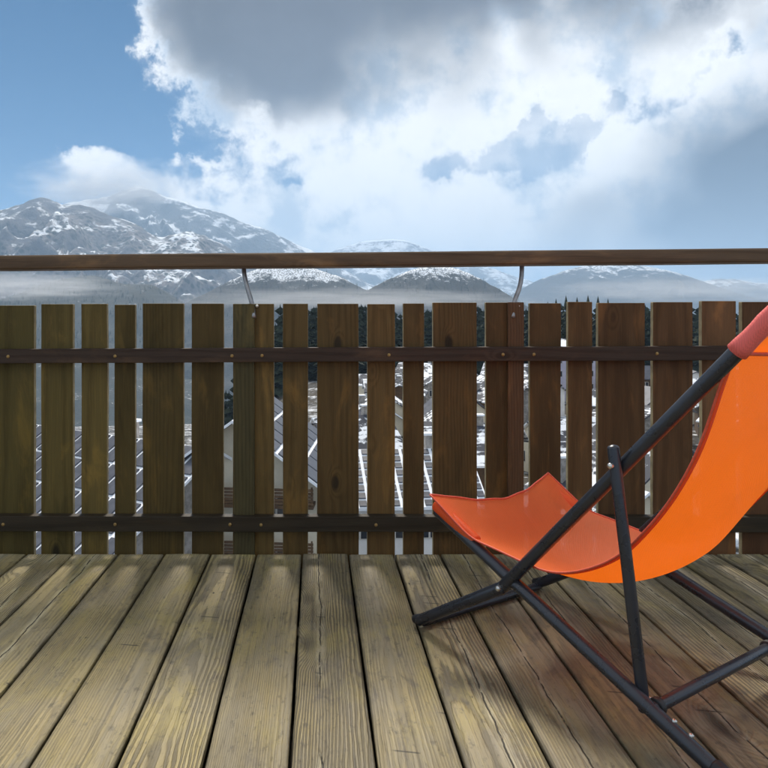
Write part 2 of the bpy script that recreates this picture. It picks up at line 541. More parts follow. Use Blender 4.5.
# ---------------------------------------------------------------- fence
fence = tag(thing('slatted_fence', (0, FY, 0)), 'brown wooden slat balcony fence with two rails and a handrail above', 'fence')
slats = [(-128, -98), (-90, -52), (-44, -5.5 - 6), (-5, 34), (41, 73), (81, 107), (114.4, 135), (142.5, 183.5), (191.6, 223.4), (233, 274), (282.8, 308), (317, 358.6), (367.4, 395), (403.3, 424), (433, 477), (486, 524), (530, 561), (568, 592.5), (598, 645), (653, 693), (702, 736), (742, 782), (790, 818), (826, 868), (875, 902), (910, 950)]
SY0 = 2.706
for i, (a, b) in enumerate(slats):
    x0 = (a - CX) * SY0 / F
    x1 = (b - CX) * SY0 / F
    xm = (a + b) / 2
    ytop = 305.0 - 3.6 * min(max(xm, 0), 768) / 768 + random.uniform(-0.8, 0.8)
    zt = CAMH - (ytop - CY) * SY0 / F
    zb = -0.13
    bm = box_bm(x0, x1, SY0 + random.uniform(0, 0.0015), SY0 + 0.023, zb, zt, 0.0022, 2)
    # a little bow and waver along the length
    bmesh.ops.subdivide_edges(bm, edges=[e for e in bm.edges if abs(e.verts[0].co.z - e.verts[1].co.z) > 0.5], cuts=12)
    for v in bm.verts:
        s = -1 if v.co.x < (x0 + x1) / 2 else 1
        v.co.x += mnoise.noise(Vector((i * 3.3 + s, v.co.z * 3.0, 1.0))) * 0.0016
    o = bm_obj('slat', bm, M['slat'], fence)
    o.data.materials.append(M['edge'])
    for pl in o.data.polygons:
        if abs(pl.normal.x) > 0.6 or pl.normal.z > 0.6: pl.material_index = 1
    ctr = Vector(((x0 + x1) / 2, SY0 + 0.0115, 0.4))
    o.data.transform(Matrix.Translation(-ctr))
    o.location = ctr - Vector(fence.location)
    q = min(max(xm / 768.0, 0), 1)
    jit = random.uniform(0.72, 1.25)
    cl = np.array((0.098, 0.073, 0.021)) * (1 - q) + np.array((0.126, 0.060, 0.027)) * q
    if 433 <= a <= 486: jit *= 0.8
    o.color = (*(cl * jit), 1)


def rail(name, pL, pR, half, y0, y1, mat, col, bev):
    """pL/pR: photograph height of the centre line at x=0 and x=768"""
    Y = y0
    xL, xR = (-130 - CX) * Y / F, (952 - CX) * Y / F
    def zc(X):
        px = CX + X * F / Y
        return CAMH - (pL + (pR - pL) * px / 768.0 - CY) * Y / F
    bm = box_bm(xL, xR, y0, y1, -half, half, bev, 3)
    bmesh.ops.subdivide_edges(bm, edges=[e for e in bm.edges if abs(e.verts[0].co.x - e.verts[1].co.x) > 1.0], cuts=40)
    for v in bm.verts:
        v.co.z += zc(v.co.x) + mnoise.noise(Vector((v.co.x * 2.5, pL, 0))) * 0.0015
        v.co.y += mnoise.noise(Vector((v.co.x * 2.0, pL, 7))) * 0.0012
    o = bm_obj(name, bm, mat, fence)
    ctr = Vector((0.3, (y0 + y1) / 2, zc(0.3)))
    o.data.transform(Matrix.Translation(-ctr))
    o.location = ctr - Vector(fence.location)
    o.color = (*col, 1)
    return o, ctr


RY0 = 2.664
up_rail, uc = rail('rail', 356.3, 353.0, 0.0255, RY0, 2.7055, M['rail'], (0.050, 0.032, 0.023), 0.003)
lo_rail, lc = rail('rail', 524.0, 525.0, 0.0275, RY0, 2.7055, M['rail'], (0.036, 0.027, 0.017), 0.003)
hand, hc = rail('handrail', 262.3, 255.0, 0.0258, 2.665, 2.775, M['rail'], (0.120, 0.078, 0.048), 0.012)


def bolt_mesh(r):
    bm = bmesh.new()
    bmesh.ops.create_uvsphere(bm, u_segments=12, v_segments=8, radius=r)
    for v in bm.verts:
        v.co.y *= 0.45
    me = bpy.data.meshes.new('bolt')
    bm.to_mesh(me)
    bm.free()
    me.materials.append(M['brass'])
    return me


BM = bolt_mesh(0.0062)
for par, ctr, lst in ((up_rail, uc, [(115, 356.2), (232, 355.9), (262, 355.6), (389, 355), (503, 354.6), (534, 354.5), (657, 353.6), (746, 353.2), (8, 356.5)]),
                      (lo_rail, lc, [(3, 524.5), (115, 524.5), (230, 524.6), (261, 525), (376, 525), (503, 525), (534, 525), (657, 525.2)])):
    for (a, b) in lst:
        o = link('bolt', BM, None, par)
        o.location = px2w(a, b, RY0 - 0.0005) - ctr

for (a, b, zt) in ((234, 254.5, 304), (508, 523.8, 302.5)):
    Y = 2.690
    x0, x1 = (a - CX) * Y / F, (b - CX) * Y / F
    p = bm_obj('post', box_bm(x0, x1, Y, 2.7075, -0.16, CAMH - (zt - 0.3 - CY) * Y / F, 0.002, 2), M['slat'], fence)
    p.color = (0.070, 0.057, 0.025, 1) if a < 300 else (0.105, 0.054, 0.027, 1)
    p.location = -Vector(fence.location)
for pts in ([(254, 318), (252, 304), (247.5, 288), (244.5, 275), (243.5, 262)], [(513, 318), (514, 303), (519, 289), (521.5, 276), (522, 258)]):
    Y = 2.694
    fine = []
    P3 = [px2w(a, b, Y + 0.012 * k) for k, (a, b) in enumerate(pts)]
    for k in range(len(P3) - 1):
        for q in range(4):
            p0, p1, p2, p3 = P3[max(k - 1, 0)], P3[k], P3[k + 1], P3[min(k + 2, len(P3) - 1)]
            u = q / 4
            fine.append(0.5 * ((2 * p1) + (p2 - p0) * u + (2 * p0 - 5 * p1 + 4 * p2 - p3) * u * u + (3 * p1 - p0 - 3 * p2 + p3) * u ** 3))
    fine.append(P3[-1])
    br = tube('bracket', fine, 0.0085, M['steel'], fence, 12)
    br.location = -Vector(fence.location)
    nb = rounded_tube('bolt', px2w(pts[1][0] + 5, 306, Y - 0.004), px2w(pts[1][0] + 5, 306, Y + 0.012), 0.006, M['bolt'], br, 10)

# ---------------------------------------------------------------- sling chair
M['tube'] = plain('dark powder-coated tube', (0.026, 0.028, 0.036), 0.30, 0.15, 0.15, 12, 0.0, 0.55)
M['cap'] = plain('black plastic cap', (0.014, 0.014, 0.016), 0.5, 0.0, 0.2, 40)
M['hem'] = plain('red edge binding', (0.62, 0.085, 0.04), 0.6, 0.0, 0.15, 160, 0.2)


def fabric(name, base, trans, mesh_open, tfac):
    m, t = new_mat(name)
    uv = t.node('ShaderNodeUVMap')
    u, v, _ = t.sep(uv.outputs[0])
    wu = t.m('SINE', t.mul(u, 2 * math.pi / 0.0050))
    wv = t.m('SINE', t.mul(v, 2 * math.pi / 0.0042))
    weave = t.mul(wu, wv)
    n = t.noise(t.xyz(t.mul(u, 7), t.mul(v, 3), 0.0), 1.0, 5, 0.6)
    wr = t.noise(t.xyz(t.mul(u, 10), t.mul(v, 2.2), 3.0), 1.0, 3, 0.5, 0.6)
    fine = t.noise(t.xyz(t.mul(u, 420), t.mul(v, 60), 0.0), 1.0, 2, 0.5)
    c = t.mix(t.sstep(n, 0.3, 0.7), tuple(q * 0.92 for q in base), base)
    c = t.mix(t.mul(t.sstep(fine, 0.5, 0.8), 0.25), c, tuple(q * 0.75 for q in base))
    c = t.mix(t.sstep(weave, -0.2, 1.0, 0.0, 0.30), c, tuple(q * 0.55 for q in base))
    tcol = t.mix(t.sstep(weave, -0.2, 1.0, 0.0, 0.32), trans, tuple(q * 0.55 for q in trans))
    dirt = t.noise(t.xyz(t.mul(u, 5), t.mul(v, 5), 8.0), 1.0, 6, 0.65)
    c = t.mix(t.sstep(dirt, 0.5, 0.75, 0.0, 0.22), c, tuple(q * 0.6 for q in base))
    tcol = t.mix(t.sstep(dirt, 0.48, 0.75, 0.0, 0.25), tcol, tuple(q * 0.65 for q in trans))
    bp = t.node('ShaderNodeBump', {'Strength': 0.35, 'Distance': 0.0008, 'Height': t.add(weave, t.mul(fine, 0.8))})
    bp2 = t.node('ShaderNodeBump', {'Strength': 0.35, 'Distance': 0.006, 'Height': wr, 'Normal': bp.outputs[0]})
    p = t.node('ShaderNodeBsdfPrincipled', {'Base Color': c, 'Roughness': 0.45, 'Specular IOR Level': 0.25, 'Normal': bp2.outputs[0]})
    tr = t.node('ShaderNodeBsdfTranslucent', {'Color': tcol, 'Normal': bp2.outputs[0]})
    mx = t.node('ShaderNodeMixShader', {0: tfac, 1: p.outputs[0], 2: tr.outputs[0]})
    tp = t.node('ShaderNodeBsdfTransparent')
    # open mesh between the threads
    op = t.mul(t.sstep(weave, -1.0, 1.0, 0.6, 1.4, False), mesh_open)
    m2 = t.node('ShaderNodeMixShader', {0: op, 1: mx.outputs[0], 2: tp.outputs[0]})
    t.node('ShaderNodeOutputMaterial', {'Surface': m2.outputs[0]})
    return m


M['sling'] = fabric('orange mesh fabric', (1.0, 0.195, 0.055), (1.0, 0.185, 0.0005), 0.06, 0.40)
M['pocket'] = fabric('orange doubled fabric', (0.98, 0.19, 0.16), (1.0, 0.17, 0.02), 0.0, 0.12)
M['hemband'] = fabric('orange folded hem fabric', (0.95, 0.15, 0.035), (1.0, 0.13, 0.002), 0.0, 0.42)

A0 = Vector((0.286, 2.049, 0.0))               # near front foot on the deck
FWD = Vector((0.568, -0.823, 0.0)).normalized()  # towards the back of the chair
WID = Vector((0.823, 0.568, 0.0)).normalized()   # towards its far side
CW = 0.495
chair = tag(thing('sling_chair', A0 + FWD * 0.4 + WID * CW / 2), 'orange mesh sling lounge chair on black folding tube frame', 'chair')
CO = Vector(chair.location)


def cp(s, z, w=0.0):
    return A0 + FWD * s + WID * w + Vector((0, 0, z)) - CO


TR = 0.0150
K0 = (0.295, 0.198)                    # the pivot where the three pieces of each side meet
T1b = (1.040, 0.999)                   # head of the back rest
SL = (T1b[1] - K0[1]) / (T1b[0] - K0[0])
for w, sgn in ((0.0, 1), (CW, -1)):
    rounded_tube('back_leg', cp(K0[0] - 0.014, K0[1] - 0.014 * SL, w), cp(*T1b, w), TR, M['tube'], chair)
    rounded_tube('front_leg', cp(-0.006, 0.0155, w - sgn * 0.004), cp(K0[0] + 0.008, K0[1] + 0.004, w - sgn * 0.004), TR, M['tube'], chair)
    rounded_tube('seat_leg', cp(0.036, 0.326, w + sgn * 0.028), cp(0.850, 0.0160, w - sgn * 0.032), TR, M['tube'], chair)
    # strut from the back rest down to the rear crossbar
    if w == 0.0:
        st = rounded_tube('strut', cp(0.611, 0.590, w - sgn * 0.0285), cp(0.660, 0.050, w + sgn * 0.006), 0.0122, M['tube'], chair)
        rounded_tube('bolt', cp(0.6135, 0.548, w - sgn * 0.046), cp(0.6135, 0.548, w), 0.0062, M['bolt'], st, 12)
        rounded_tube('bolt', cp(0.660, 0.074, w - sgn * 0.010), cp(0.664, 0.076, w + sgn * 0.022), 0.0058, M['bolt'], st, 12)
    rounded_tube('pivot_bolt', cp(K0[0], K0[1], w - sgn * 0.0235), cp(K0[0], K0[1], w + sgn * 0.04), 0.0070, M['bolt'], chair, 12)
    # foot caps
    rounded_tube('foot_cap', cp(-0.020, 0.0160, w - sgn * 0.004), cp(0.022, 0.0345, w - sgn * 0.004), 0.0122, M['cap'], chair)
    rounded_tube('foot_cap', cp(0.812, 0.0330, w - sgn * 0.0293), cp(0.858, 0.0180, w - sgn * 0.0325), TR + 0.0020, M['cap'], chair)
    for sb in (0.735, 0.768):
        zb = 0.326 - (sb - 0.036) * (0.310 / 0.814) + 0.0135
        rounded_tube('bolt', cp(sb, zb - 0.004, w - sgn * 0.020), cp(sb + 0.003, zb + 0.0055, w - sgn * 0.018), 0.0052, M['bolt'], chair, 10)
# cross bars
cb = rounded_tube('crossbar', cp(0.682, 0.070, -0.012), cp(0.682, 0.070, CW + 0.012), 0.0125, M['tube'], chair)
for w in (0.014, CW - 0.014):
    rounded_tube('collar', cp(0.682, 0.070, w - 0.010), cp(0.682, 0.070, w + 0.010), 0.0180, M['cap'], cb, 18, 0.25)
rounded_tube('crossbar', cp(0.006, 0.0145, 0.0), cp(0.006, 0.0145, CW), 0.0120, M['tube'], chair)
rounded_tube('crossbar', cp(T1b[0], T1b[1], 0), cp(T1b[0], T1b[1], CW), 0.0135, M['tube'], chair)

# sling surface
prof = [(0.040, 0.372), (0.110, 0.331), (0.180, 0.290), (0.240, 0.283), (0.309, 0.275), (0.387, 0.266), (0.449, 0.272), (0.527, 0.303), (0.597, 0.350), (0.640, 0.396), (0.700, 0.472), (0.751, 0.560), (0.785, 0.640), (0.815, 0.735), (0.842, 0.800)]


def crom(P, n):
    out = []
    for k in range(len(P) - 1):
        p0, p1, p2, p3 = [np.array(P[min(max(k + j, 0), len(P) - 1)]) for j in (-1, 0, 1, 2)]
        for q in range(n):
            u = q / n
            out.append(0.5 * ((2 * p1) + (p2 - p0) * u + (2 * p0 - 5 * p1 + 4 * p2 - p3) * u * u + (3 * p1 - p0 - 3 * p2 + p3) * u ** 3))
    out.append(np.array(P[-1]))
    return out


def smooth(P, it):
    P = np.array(P)
    for _ in range(it):
        Q = P.copy()
        Q[1:-1] = 0.25 * P[:-2] + 0.5 * P[1:-1] + 0.25 * P[2:]
        P = Q
    return P


prof_f = smooth(crom(prof, 6), 10)
seglen = np.concatenate([[0], np.cumsum(np.hypot(*np.diff(prof_f, axis=0).T))])
NW = 28
n = len(prof_f)
tan = np.gradient(prof_f, axis=0)
tan /= np.linalg.norm(tan, axis=1)[:, None]
nrm = np.stack([tan[:, 1], -tan[:, 0]], 1)      # away from the sitter: down under the seat, back behind the rest
verts, faces, uvs = [], [], []
for i in range(n):
    s_, z_ = prof_f[i]
    l = seglen[i] / seglen[-1]
    sag = 0.052 * (0.75 + 0.45 * math.sin(math.pi * min(l * 1.4, 1))) * (1 - 0.82 * max(0, (l - 0.55) / 0.45))
    inset = 0.012 * math.sin(math.pi * l)
    for j in range(NW + 1):
        q = j / NW
        w = inset + (CW - 2 * inset) * q
        sg = sag * (math.sin(math.pi * q) ** 1.15 if 0 < q < 1 else 0)
        # soft tension folds from the front corners
        fold = 0.0022 * math.sin(9 * q * math.pi + 3 * l) * math.exp(-l * 7) * math.sin(math.pi * q)
        ss = s_ + nrm[i][0] * (sg + fold) * (1.0 if l > 0.2 else l / 0.2)
        zz = z_ + nrm[i][1] * (sg + fold) * 1.0
        # the front edge is pulled in between its two corners
        if l < 0.25:
            ss += 0.045 * math.sin(math.pi * q) * (1 - l / 0.25)
        verts.append(cp(ss, zz, w))
        uvs.append((w, seglen[i]))
for i in range(n - 1):
    for j in range(NW):
        a = i * (NW + 1) + j
        faces.append((a, a + 1, a + NW + 2, a + NW + 1))
sling = mesh_obj('sling', verts, faces, M['sling'], chair, True)


def set_uv(o, uvs):
    uvl = o.data.uv_layers.new(name='UVMap')
    li = np.zeros(len(o.data.loops), dtype=np.int32)
    o.data.loops.foreach_get('vertex_index', li)
    uvl.data.foreach_set('uv', np.array(uvs, dtype=np.float32)[li].ravel())


set_uv(sling, uvs)
for j0, j1 in ((0, 1), (NW, NW - 1)):
    # doubled band along the long edge, sewn to the outside, with a corded lip
    bv, bf, bu = [], [], []
    for i in range(n):
        nv = FWD * nrm[i][0] + Vector((0, 0, nrm[i][1]))
        for kk, jj in enumerate((j0, j1)):
            for off in (0.0012, 0.0024):
                bv.append(Vector(verts[i * (NW + 1) + j0]).lerp(Vector(verts[i * (NW + 1) + j1]), 0.72 * kk) + nv * off)
                bu.append(uvs[i * (NW + 1) + jj])
    for i in range(n - 1):
        a = i * 4
        bf += [(a + 1, a + 3, a + 7, a + 5), (a, a + 4, a + 6, a + 2), (a + 2, a + 6, a + 7, a + 3), (a, a + 1, a + 5, a + 4)]
    hm = mesh_obj('hem', bv, bf, M['hemband'], sling, True)
    set_uv(hm, bu)
    tube('piping', [verts[i * (NW + 1) + j0] for i in range(n)], 0.0026, M['hem'], sling, 8)
tube('piping', [verts[j] for j in range(NW + 1)], 0.0030, M['hem'], sling, 8)
# corner pockets slipped over the tips of the seat legs
for w, sgn in ((0.0, 1), (CW, -1)):
    ww = w + sgn * 0.024
    a, b = cp(0.036, 0.345, ww), cp(0.190, 0.272, ww)
    pk = rounded_tube('corner_pocket', a, b, 0.0180, M['hemband'], sling, 20)
    vs = [v.co for v in pk.data.vertices]
    set_uv(pk, [(v.dot(WID), v.dot(FWD)) for v in vs])


# head of the sling: a sleeve round each leg of the back rest and the cloth between them
def head_panel():
    d = Vector((T1b[0] - K0[0], T1b[1] - K0[1])).normalized()
    k0 = (0.8440, 0.7885)
    length = 0.262
    rows, cols = 12, 24
    v, f, uv = [], [], []
    for i in range(rows + 1):
        l = length * i / rows
        for j in range(cols + 1):
            q = j / cols
            sg = 0.010 * math.sin(math.pi * q) * (1 - i / rows) + 0.0015 * math.sin(7 * math.pi * q) * math.sin(math.pi * i / rows)
            v.append(cp(k0[0] + d.x * l + d.y * (sg + 0.004), k0[1] + d.y * l - d.x * (sg + 0.004), CW * q))
            uv.append((CW * q, 0.9 + l))
    for i in range(rows):
        for j in range(cols):
            a = i * (cols + 1) + j
            f.append((a, a + 1, a + cols + 2, a + cols + 1))
    o = mesh_obj('head_panel', v, f, M['sling'], sling, True)
    set_uv(o, uv)
    tube('seam', [v[j] for j in range(cols + 1)], 0.0040, M['hem'], o, 8)
    for w in (0.0, CW):
        n_ = 14
        pts = [cp(k0[0] + d.x * (length * i / n_), k0[1] + d.y * (length * i / n_), w) for i in range(n_ + 1)]
        rs = [0.0182 + 0.0008 * math.sin(i * 1.9) for i in range(n_ + 1)]
        rs[0] = 0.0198
        rs[-1] = 0.011
        sl = tube('sleeve', pts, rs, M['pocket'], o, 22)
        set_uv(sl, [(q.co.dot(WID), q.co.dot(FWD)) for q in sl.data.vertices])


head_panel()

# ---------------------------------------------------------------- terrain
def smoothstep(a, b, x):
    t = np.clip((x - a) / (b - a), 0, 1)
    return t * t * (3 - 2 * t)


def vnoise(x, y, seed):
    """smooth gradient noise on arrays"""
    xi, yi = np.floor(x).astype(np.int64), np.floor(y).astype(np.int64)
    xf, yf = x - xi, y - yi
    def gr(ix, iy):
        h = (ix * 374761393 + iy * 668265263 + seed * 974634777) & 0xffffffff
        h = ((h ^ (h >> 13)) * 1274126177) & 0xffffffff
        h = h ^ (h >> 16)
        a = (h & 0xffff) / 65536.0 * 2 * np.pi
        return np.cos(a), np.sin(a)
    u = xf * xf * xf * (xf * (xf * 6 - 15) + 10)
    v = yf * yf * yf * (yf * (yf * 6 - 15) + 10)
    def dot(ix, iy, dx, dy):
        a, b = gr(ix, iy)
        return a * dx + b * dy
    n00 = dot(xi, yi, xf, yf)
    n10 = dot(xi + 1, yi, xf - 1, yf)
    n01 = dot(xi, yi + 1, xf, yf - 1)
    n11 = dot(xi + 1, yi + 1, xf - 1, yf - 1)
    return (n00 * (1 - u) + n10 * u) * (1 - v) + (n01 * (1 - u) + n11 * u) * v


def fbm(x, y, seed, octv=6, ridged=False, gain=0.5):
    s, a, f = 0, 1.0, 1.0
    for k in range(octv):
        q = vnoise(x * f, y * f, seed + k)
        if ridged: q = 0.5 - np.abs(q) * 1.6
        s = s + a * q
        a *= gain
        f *= 2.03
    return s


def ground_h(x, y):
    """height of the village shelf and the valley beyond it"""
    x = np.asarray(x, dtype=float)
    y = np.asarray(y, dtype=float)
    d = np.hypot(x, y)
    left = smoothstep(-2.0, -45.0, x - 0.0 * y) * smoothstep(20, 90, d)
    h = -15.5 - 230 * smoothstep(330, 2200, d) - left * (60 * smoothstep(65, 260, d))
    h = h + fbm(x / 60.0, y / 60.0, 3, 4) * 1.6 * smoothstep(20, 120, d) + fbm(x / 900.0, y / 900.0, 9, 4) * 35 * smoothstep(500, 2500, d)
    return h


def gh(x, y):
    return float(ground_h(np.array([x]), np.array([y]))[0])


def snow_rock(name, snow_amt=0.5, rock=(0.10, 0.095, 0.10), scrub=(0.12, 0.085, 0.062), snow=(0.80, 0.83, 0.88), sc=1.0, trees=0.0, zlo=None, zhi=None):
    m, t = new_mat(name)
    g = t.node('ShaderNodeNewGeometry')
    p = g.outputs['Position']
    nz = t.sep(g.outputs['Normal'])[2]
    z = t.sep(p)[2]
    n1 = t.noise(p, 0.0035 * sc, 8, 0.62, 0.4)
    n2 = t.noise(p, 0.016 * sc, 7, 0.68, 0.3)
    n3 = t.noise(p, 0.05 * sc, 5, 0.65)
    base = t.mix(t.sstep(n1, 0.38, 0.62), rock, scrub)
    base = t.mix(t.mul(t.sstep(n3, 0.4, 0.7), 0.5), base, tuple(q * 0.45 for q in rock))
    k = t.add(t.add(t.mul(n2, 0.55), t.mul(n1, 0.45)), t.mul(t.sub(nz, 0.8), 0.55))
    k = t.add(k, t.mul(t.sub(n3, 0.5), 0.25))
    if zlo is not None:
        k = t.add(k, t.sstep(z, zlo, zhi, -0.30, 0.10))
    c = 0.72 - 0.44 * snow_amt
    col = t.mix(t.sstep(k, c - 0.05, c + 0.06), base, snow)
    if trees:
        v = t.node('ShaderNodeTexVoronoi', {'Vector': p, 'Scale': 0.055 * sc})
        dots = t.mul(t.sstep(v.outputs['Distance'], 0.55, 0.25), t.sstep(n1, 0.62 - trees * 0.4, 0.72 - trees * 0.4))
        col = t.mix(dots, col, (0.028, 0.032, 0.026))
    bp = t.node('ShaderNodeBump', {'Strength': 0.9, 'Distance': 14.0 / sc, 'Height': t.add(n2, t.mul(n3, 0.6))})
    b = t.node('ShaderNodeBsdfPrincipled', {'Base Color': col, 'Roughness': 0.85, 'Specular IOR Level': 0.15, 'Normal': bp.outputs[0]})
    t.node('ShaderNodeOutputMaterial', {'Surface': b.outputs[0]})
    return m


M['ground'] = snow_rock('snowy valley ground', 0.16, (0.055, 0.052, 0.05), (0.07, 0.06, 0.045), sc=14.0)
M['mtn_left'] = snow_rock('scrub and snow mountainside', 0.35, (0.085, 0.085, 0.10), (0.20, 0.165, 0.15), sc=0.6, trees=0.5)
M['mtn_far'] = snow_rock('high snowfield rock', 0.40, (0.10, 0.11, 0.13), (0.12, 0.12, 0.13), sc=0.5)
M['mtn_right'] = snow_rock('dark wooded mountainside', 0.10, (0.06, 0.07, 0.085), (0.08, 0.08, 0.085), sc=1.0, trees=0.3, zlo=60, zhi=380)
M['hill_snow'] = snow_rock('snow-dusted wooded hill', 0.38, (0.035, 0.037, 0.036), (0.055, 0.05, 0.045), sc=4.0, trees=1.0, zlo=40, zhi=150)
M['hill_wood'] = snow_rock('wooded hill floor', 0.02, (0.030, 0.036, 0.030), (0.045, 0.045, 0.036), sc=5.0, trees=0.8)

# the ground sheet: rings of cells from under the deck out to the horizon
def build_ground():
    rr = np.concatenate([[0], np.geomspace(12, 24000, 110)])
    na = 200
    ang = np.linspace(0, 2 * np.pi, na, endpoint=False)
    R, T = np.meshgrid(rr[1:], ang, indexing='ij')
    X, Y = R * np.sin(T), R * np.cos(T)
    Z = ground_h(X, Y)
    verts = [(0, 0, -15.5)] + list(zip(X.ravel(), Y.ravel(), Z.ravel()))
    faces = []
    for k in range(na):
        faces.append((0, 1 + (k + 1) % na, 1 + k))
    for i in range(len(rr) - 2):
        for k in range(na):
            a, b = 1 + i * na + k, 1 + i * na + (k + 1) % na
            faces.append((a, b, b + na, a + na))
    return tag(mesh_obj('ground', verts, faces, M['ground'], None, True), kind='structure')


build_ground()


def mountain(name, prof, D, mat, front, back, seed, rough=0.10, cols=260, rows=110, base=-250.0, spur=0.5, nsc=None, crest=2.0):
    """a massif whose skyline is given as photograph points at D metres; slopes run down both ways"""
    prof = sorted(prof)
    pxs = np.array([p[0] for p in prof], float)
    pys = np.array([p[1] for p in prof], float)
    u = np.linspace(pxs[0], pxs[-1], cols)
    hh = CAMH - (np.interp(u, pxs, pys) - CY) * D / F
    # soften the polyline a little and roughen it
    ker = np.array([1, 2, 3, 2, 1]) / 9.0
    hh = np.convolve(np.pad(hh, 2, mode='edge'), ker, 'valid')
    X0 = (u - CX) * D / F
    tf = np.linspace(-1, 0, int(rows * 0.72), endpoint=False)
    tb = np.linspace(0, 1, rows - len(tf))
    tt = np.concatenate([tf, tb])
    U, T = np.meshgrid(X0, tt)
    Hh = np.tile(hh, (len(tt), 1))
    Yd = D + np.where(T < 0, T * front, T * back)
    Xd = U * (1 + 0 * T)
    nsc = nsc or D * 0.12
    # fall-line shape: steep near the crest, easing at the foot
    a = np.abs(T)
    shape = (1 - a) ** 1.25
    H = base + (Hh - base) * shape
    rg = fbm(Xd / nsc, Yd / nsc * 0.6, seed, 7, True, 0.52)
    rg = rg - 0.45
    amp = (Hh - base) * rough
    env = np.minimum(1, a * 4.5) * (0.35 + 0.65 * np.minimum(1, (1 - a) * 3)) + 0.06
    H = H + rg * amp * env * 2.0
    H = H + fbm(Xd / (nsc * 0.1), Yd / (nsc * 0.1), seed + 20, 4) * crest * (1 - 0.5 * a)
    # bend spurs sideways
    Xd = Xd + fbm(Xd / (nsc * 1.5), Yd / (nsc * 1.5), seed + 40, 3) * nsc * spur * np.minimum(1, a * 2)
    verts = np.stack([Xd, Yd, H], -1).reshape(-1, 3)
    c = cols
    idx = np.arange(len(tt) * c).reshape(len(tt), c)
    f = np.stack([idx[:-1, :-1], idx[:-1, 1:], idx[1:, 1:], idx[1:, :-1]], -1).reshape(-1, 4)
    o = mesh_obj(name, verts.tolist(), f.tolist(), mat, None, True)
    return tag(o, kind='structure'), (Xd, Yd, H)


mountain('mountain', [(-700, 330), (-350, 250), (-120, 225), (0, 210), (20, 204), (40, 197), (50, 200), (62, 206), (78, 204), (92, 208), (110, 216), (130, 222), (150, 233), (163, 237), (176, 233), (190, 231), (205, 236), (225, 246), (250, 262), (300, 285), (360, 310)], 4200, M['mtn_left'], 2500, 1500, 21, 0.13, 420, 150, crest=7.0)
mountain('mountain', [(-300, 300), (-60, 240), (20, 215), (70, 203), (105, 197), (125, 190), (135, 187), (150, 190), (165, 196), (185, 201), (200, 208), (225, 214), (240, 222), (262, 228), (280, 236), (300, 246), (312, 251), (340, 268), (400, 300), (460, 320)], 6600, M['mtn_far'], 2600, 2000, 55, 0.12, 320, 120, crest=9.0)
mountain('mountain', [(180, 320), (280, 280), (320, 258), (340, 248), (360, 242), (385, 238.5), (405, 241), (425, 247), (450, 255), (490, 268), (540, 284), (600, 300), (700, 320)], 9500, M['mtn_far'], 3200, 2400, 83, 0.09, 240, 90, crest=10.0)
mountain('mountain', [(440, 325), (500, 300), (540, 279), (565, 270), (590, 265), (612, 262), (627, 261.5), (640, 265), (659, 269), (675, 272), (688, 276), (705, 282), (720, 287), (748, 296), (800, 312), (860, 326)], 5600, M['mtn_right'], 2700, 1800, 34, 0.10, 300, 120, crest=6.0)
mountain('mountain', [(560, 322), (640, 296), (690, 284), (715, 279), (735, 279), (755, 283), (790, 284), (850, 272), (920, 262), (1010, 270), (1150, 300), (1300, 330)], 7400, M['mtn_right'], 2600, 2400, 67, 0.09, 240, 90, crest=6.0)
_, hill_a = mountain('foothill', [(120, 345), (180, 306), (200, 296), (220, 286), (243, 275), (262, 267), (280, 264), (300, 265.5), (318, 270), (340, 277), (360, 287), (385, 300), (430, 325)], 2300, M['hill_snow'], 900, 800, 12, 0.06, 240, 90, base=-260, crest=3.0)
_, hill_b = mountain('foothill', [(300, 335), (345, 303), (365, 291), (385, 281), (402, 274), (418, 268), (432, 265.5), (448, 267), (466, 272), (480, 279), (493, 286), (515, 299), (560, 325)], 2100, M['hill_snow'], 850, 800, 18, 0.06, 240, 90, base=-260, crest=3.0)
_, hill_c = mountain('foothill', [(-420, 320), (-200, 290), (-80, 305), (-20, 304), (10, 297), (35, 287), (55, 281), (75, 277), (92, 275.5), (110, 280), (124, 285), (138, 284), (152, 284.5), (166, 291), (180, 300), (205, 318), (240, 340)], 2300, M['hill_wood'], 1300, 600, 29, 0.05, 260, 100, base=-260, crest=2.0)


# ---------------------------------------------------------------- conifers
def foliage(name, a, b):
    m, t = new_mat(name)
    oi = t.node('ShaderNodeNewGeometry')
    n = t.noise(oi.outputs['Position'], 0.9, 4, 0.6)
    c = t.mix(t.sstep(n, 0.35, 0.65), a, b)
    bs = t.node('ShaderNodeBsdfPrincipled', {'Base Color': c, 'Roughness': 0.85, 'Specular IOR Level': 0.1})
    t.node('ShaderNodeOutputMaterial', {'Surface': bs.outputs[0]})
    return m


M['needle'] = foliage('dark conifer needles', (0.016, 0.022, 0.015), (0.040, 0.050, 0.032))
M['bark'] = plain('conifer bark', (0.05, 0.038, 0.028), 0.9, 0, 0.3, 4)
M['snowcap'] = plain('settled snow', (0.82, 0.84, 0.88), 0.7, 0, 0.06, 0.8)


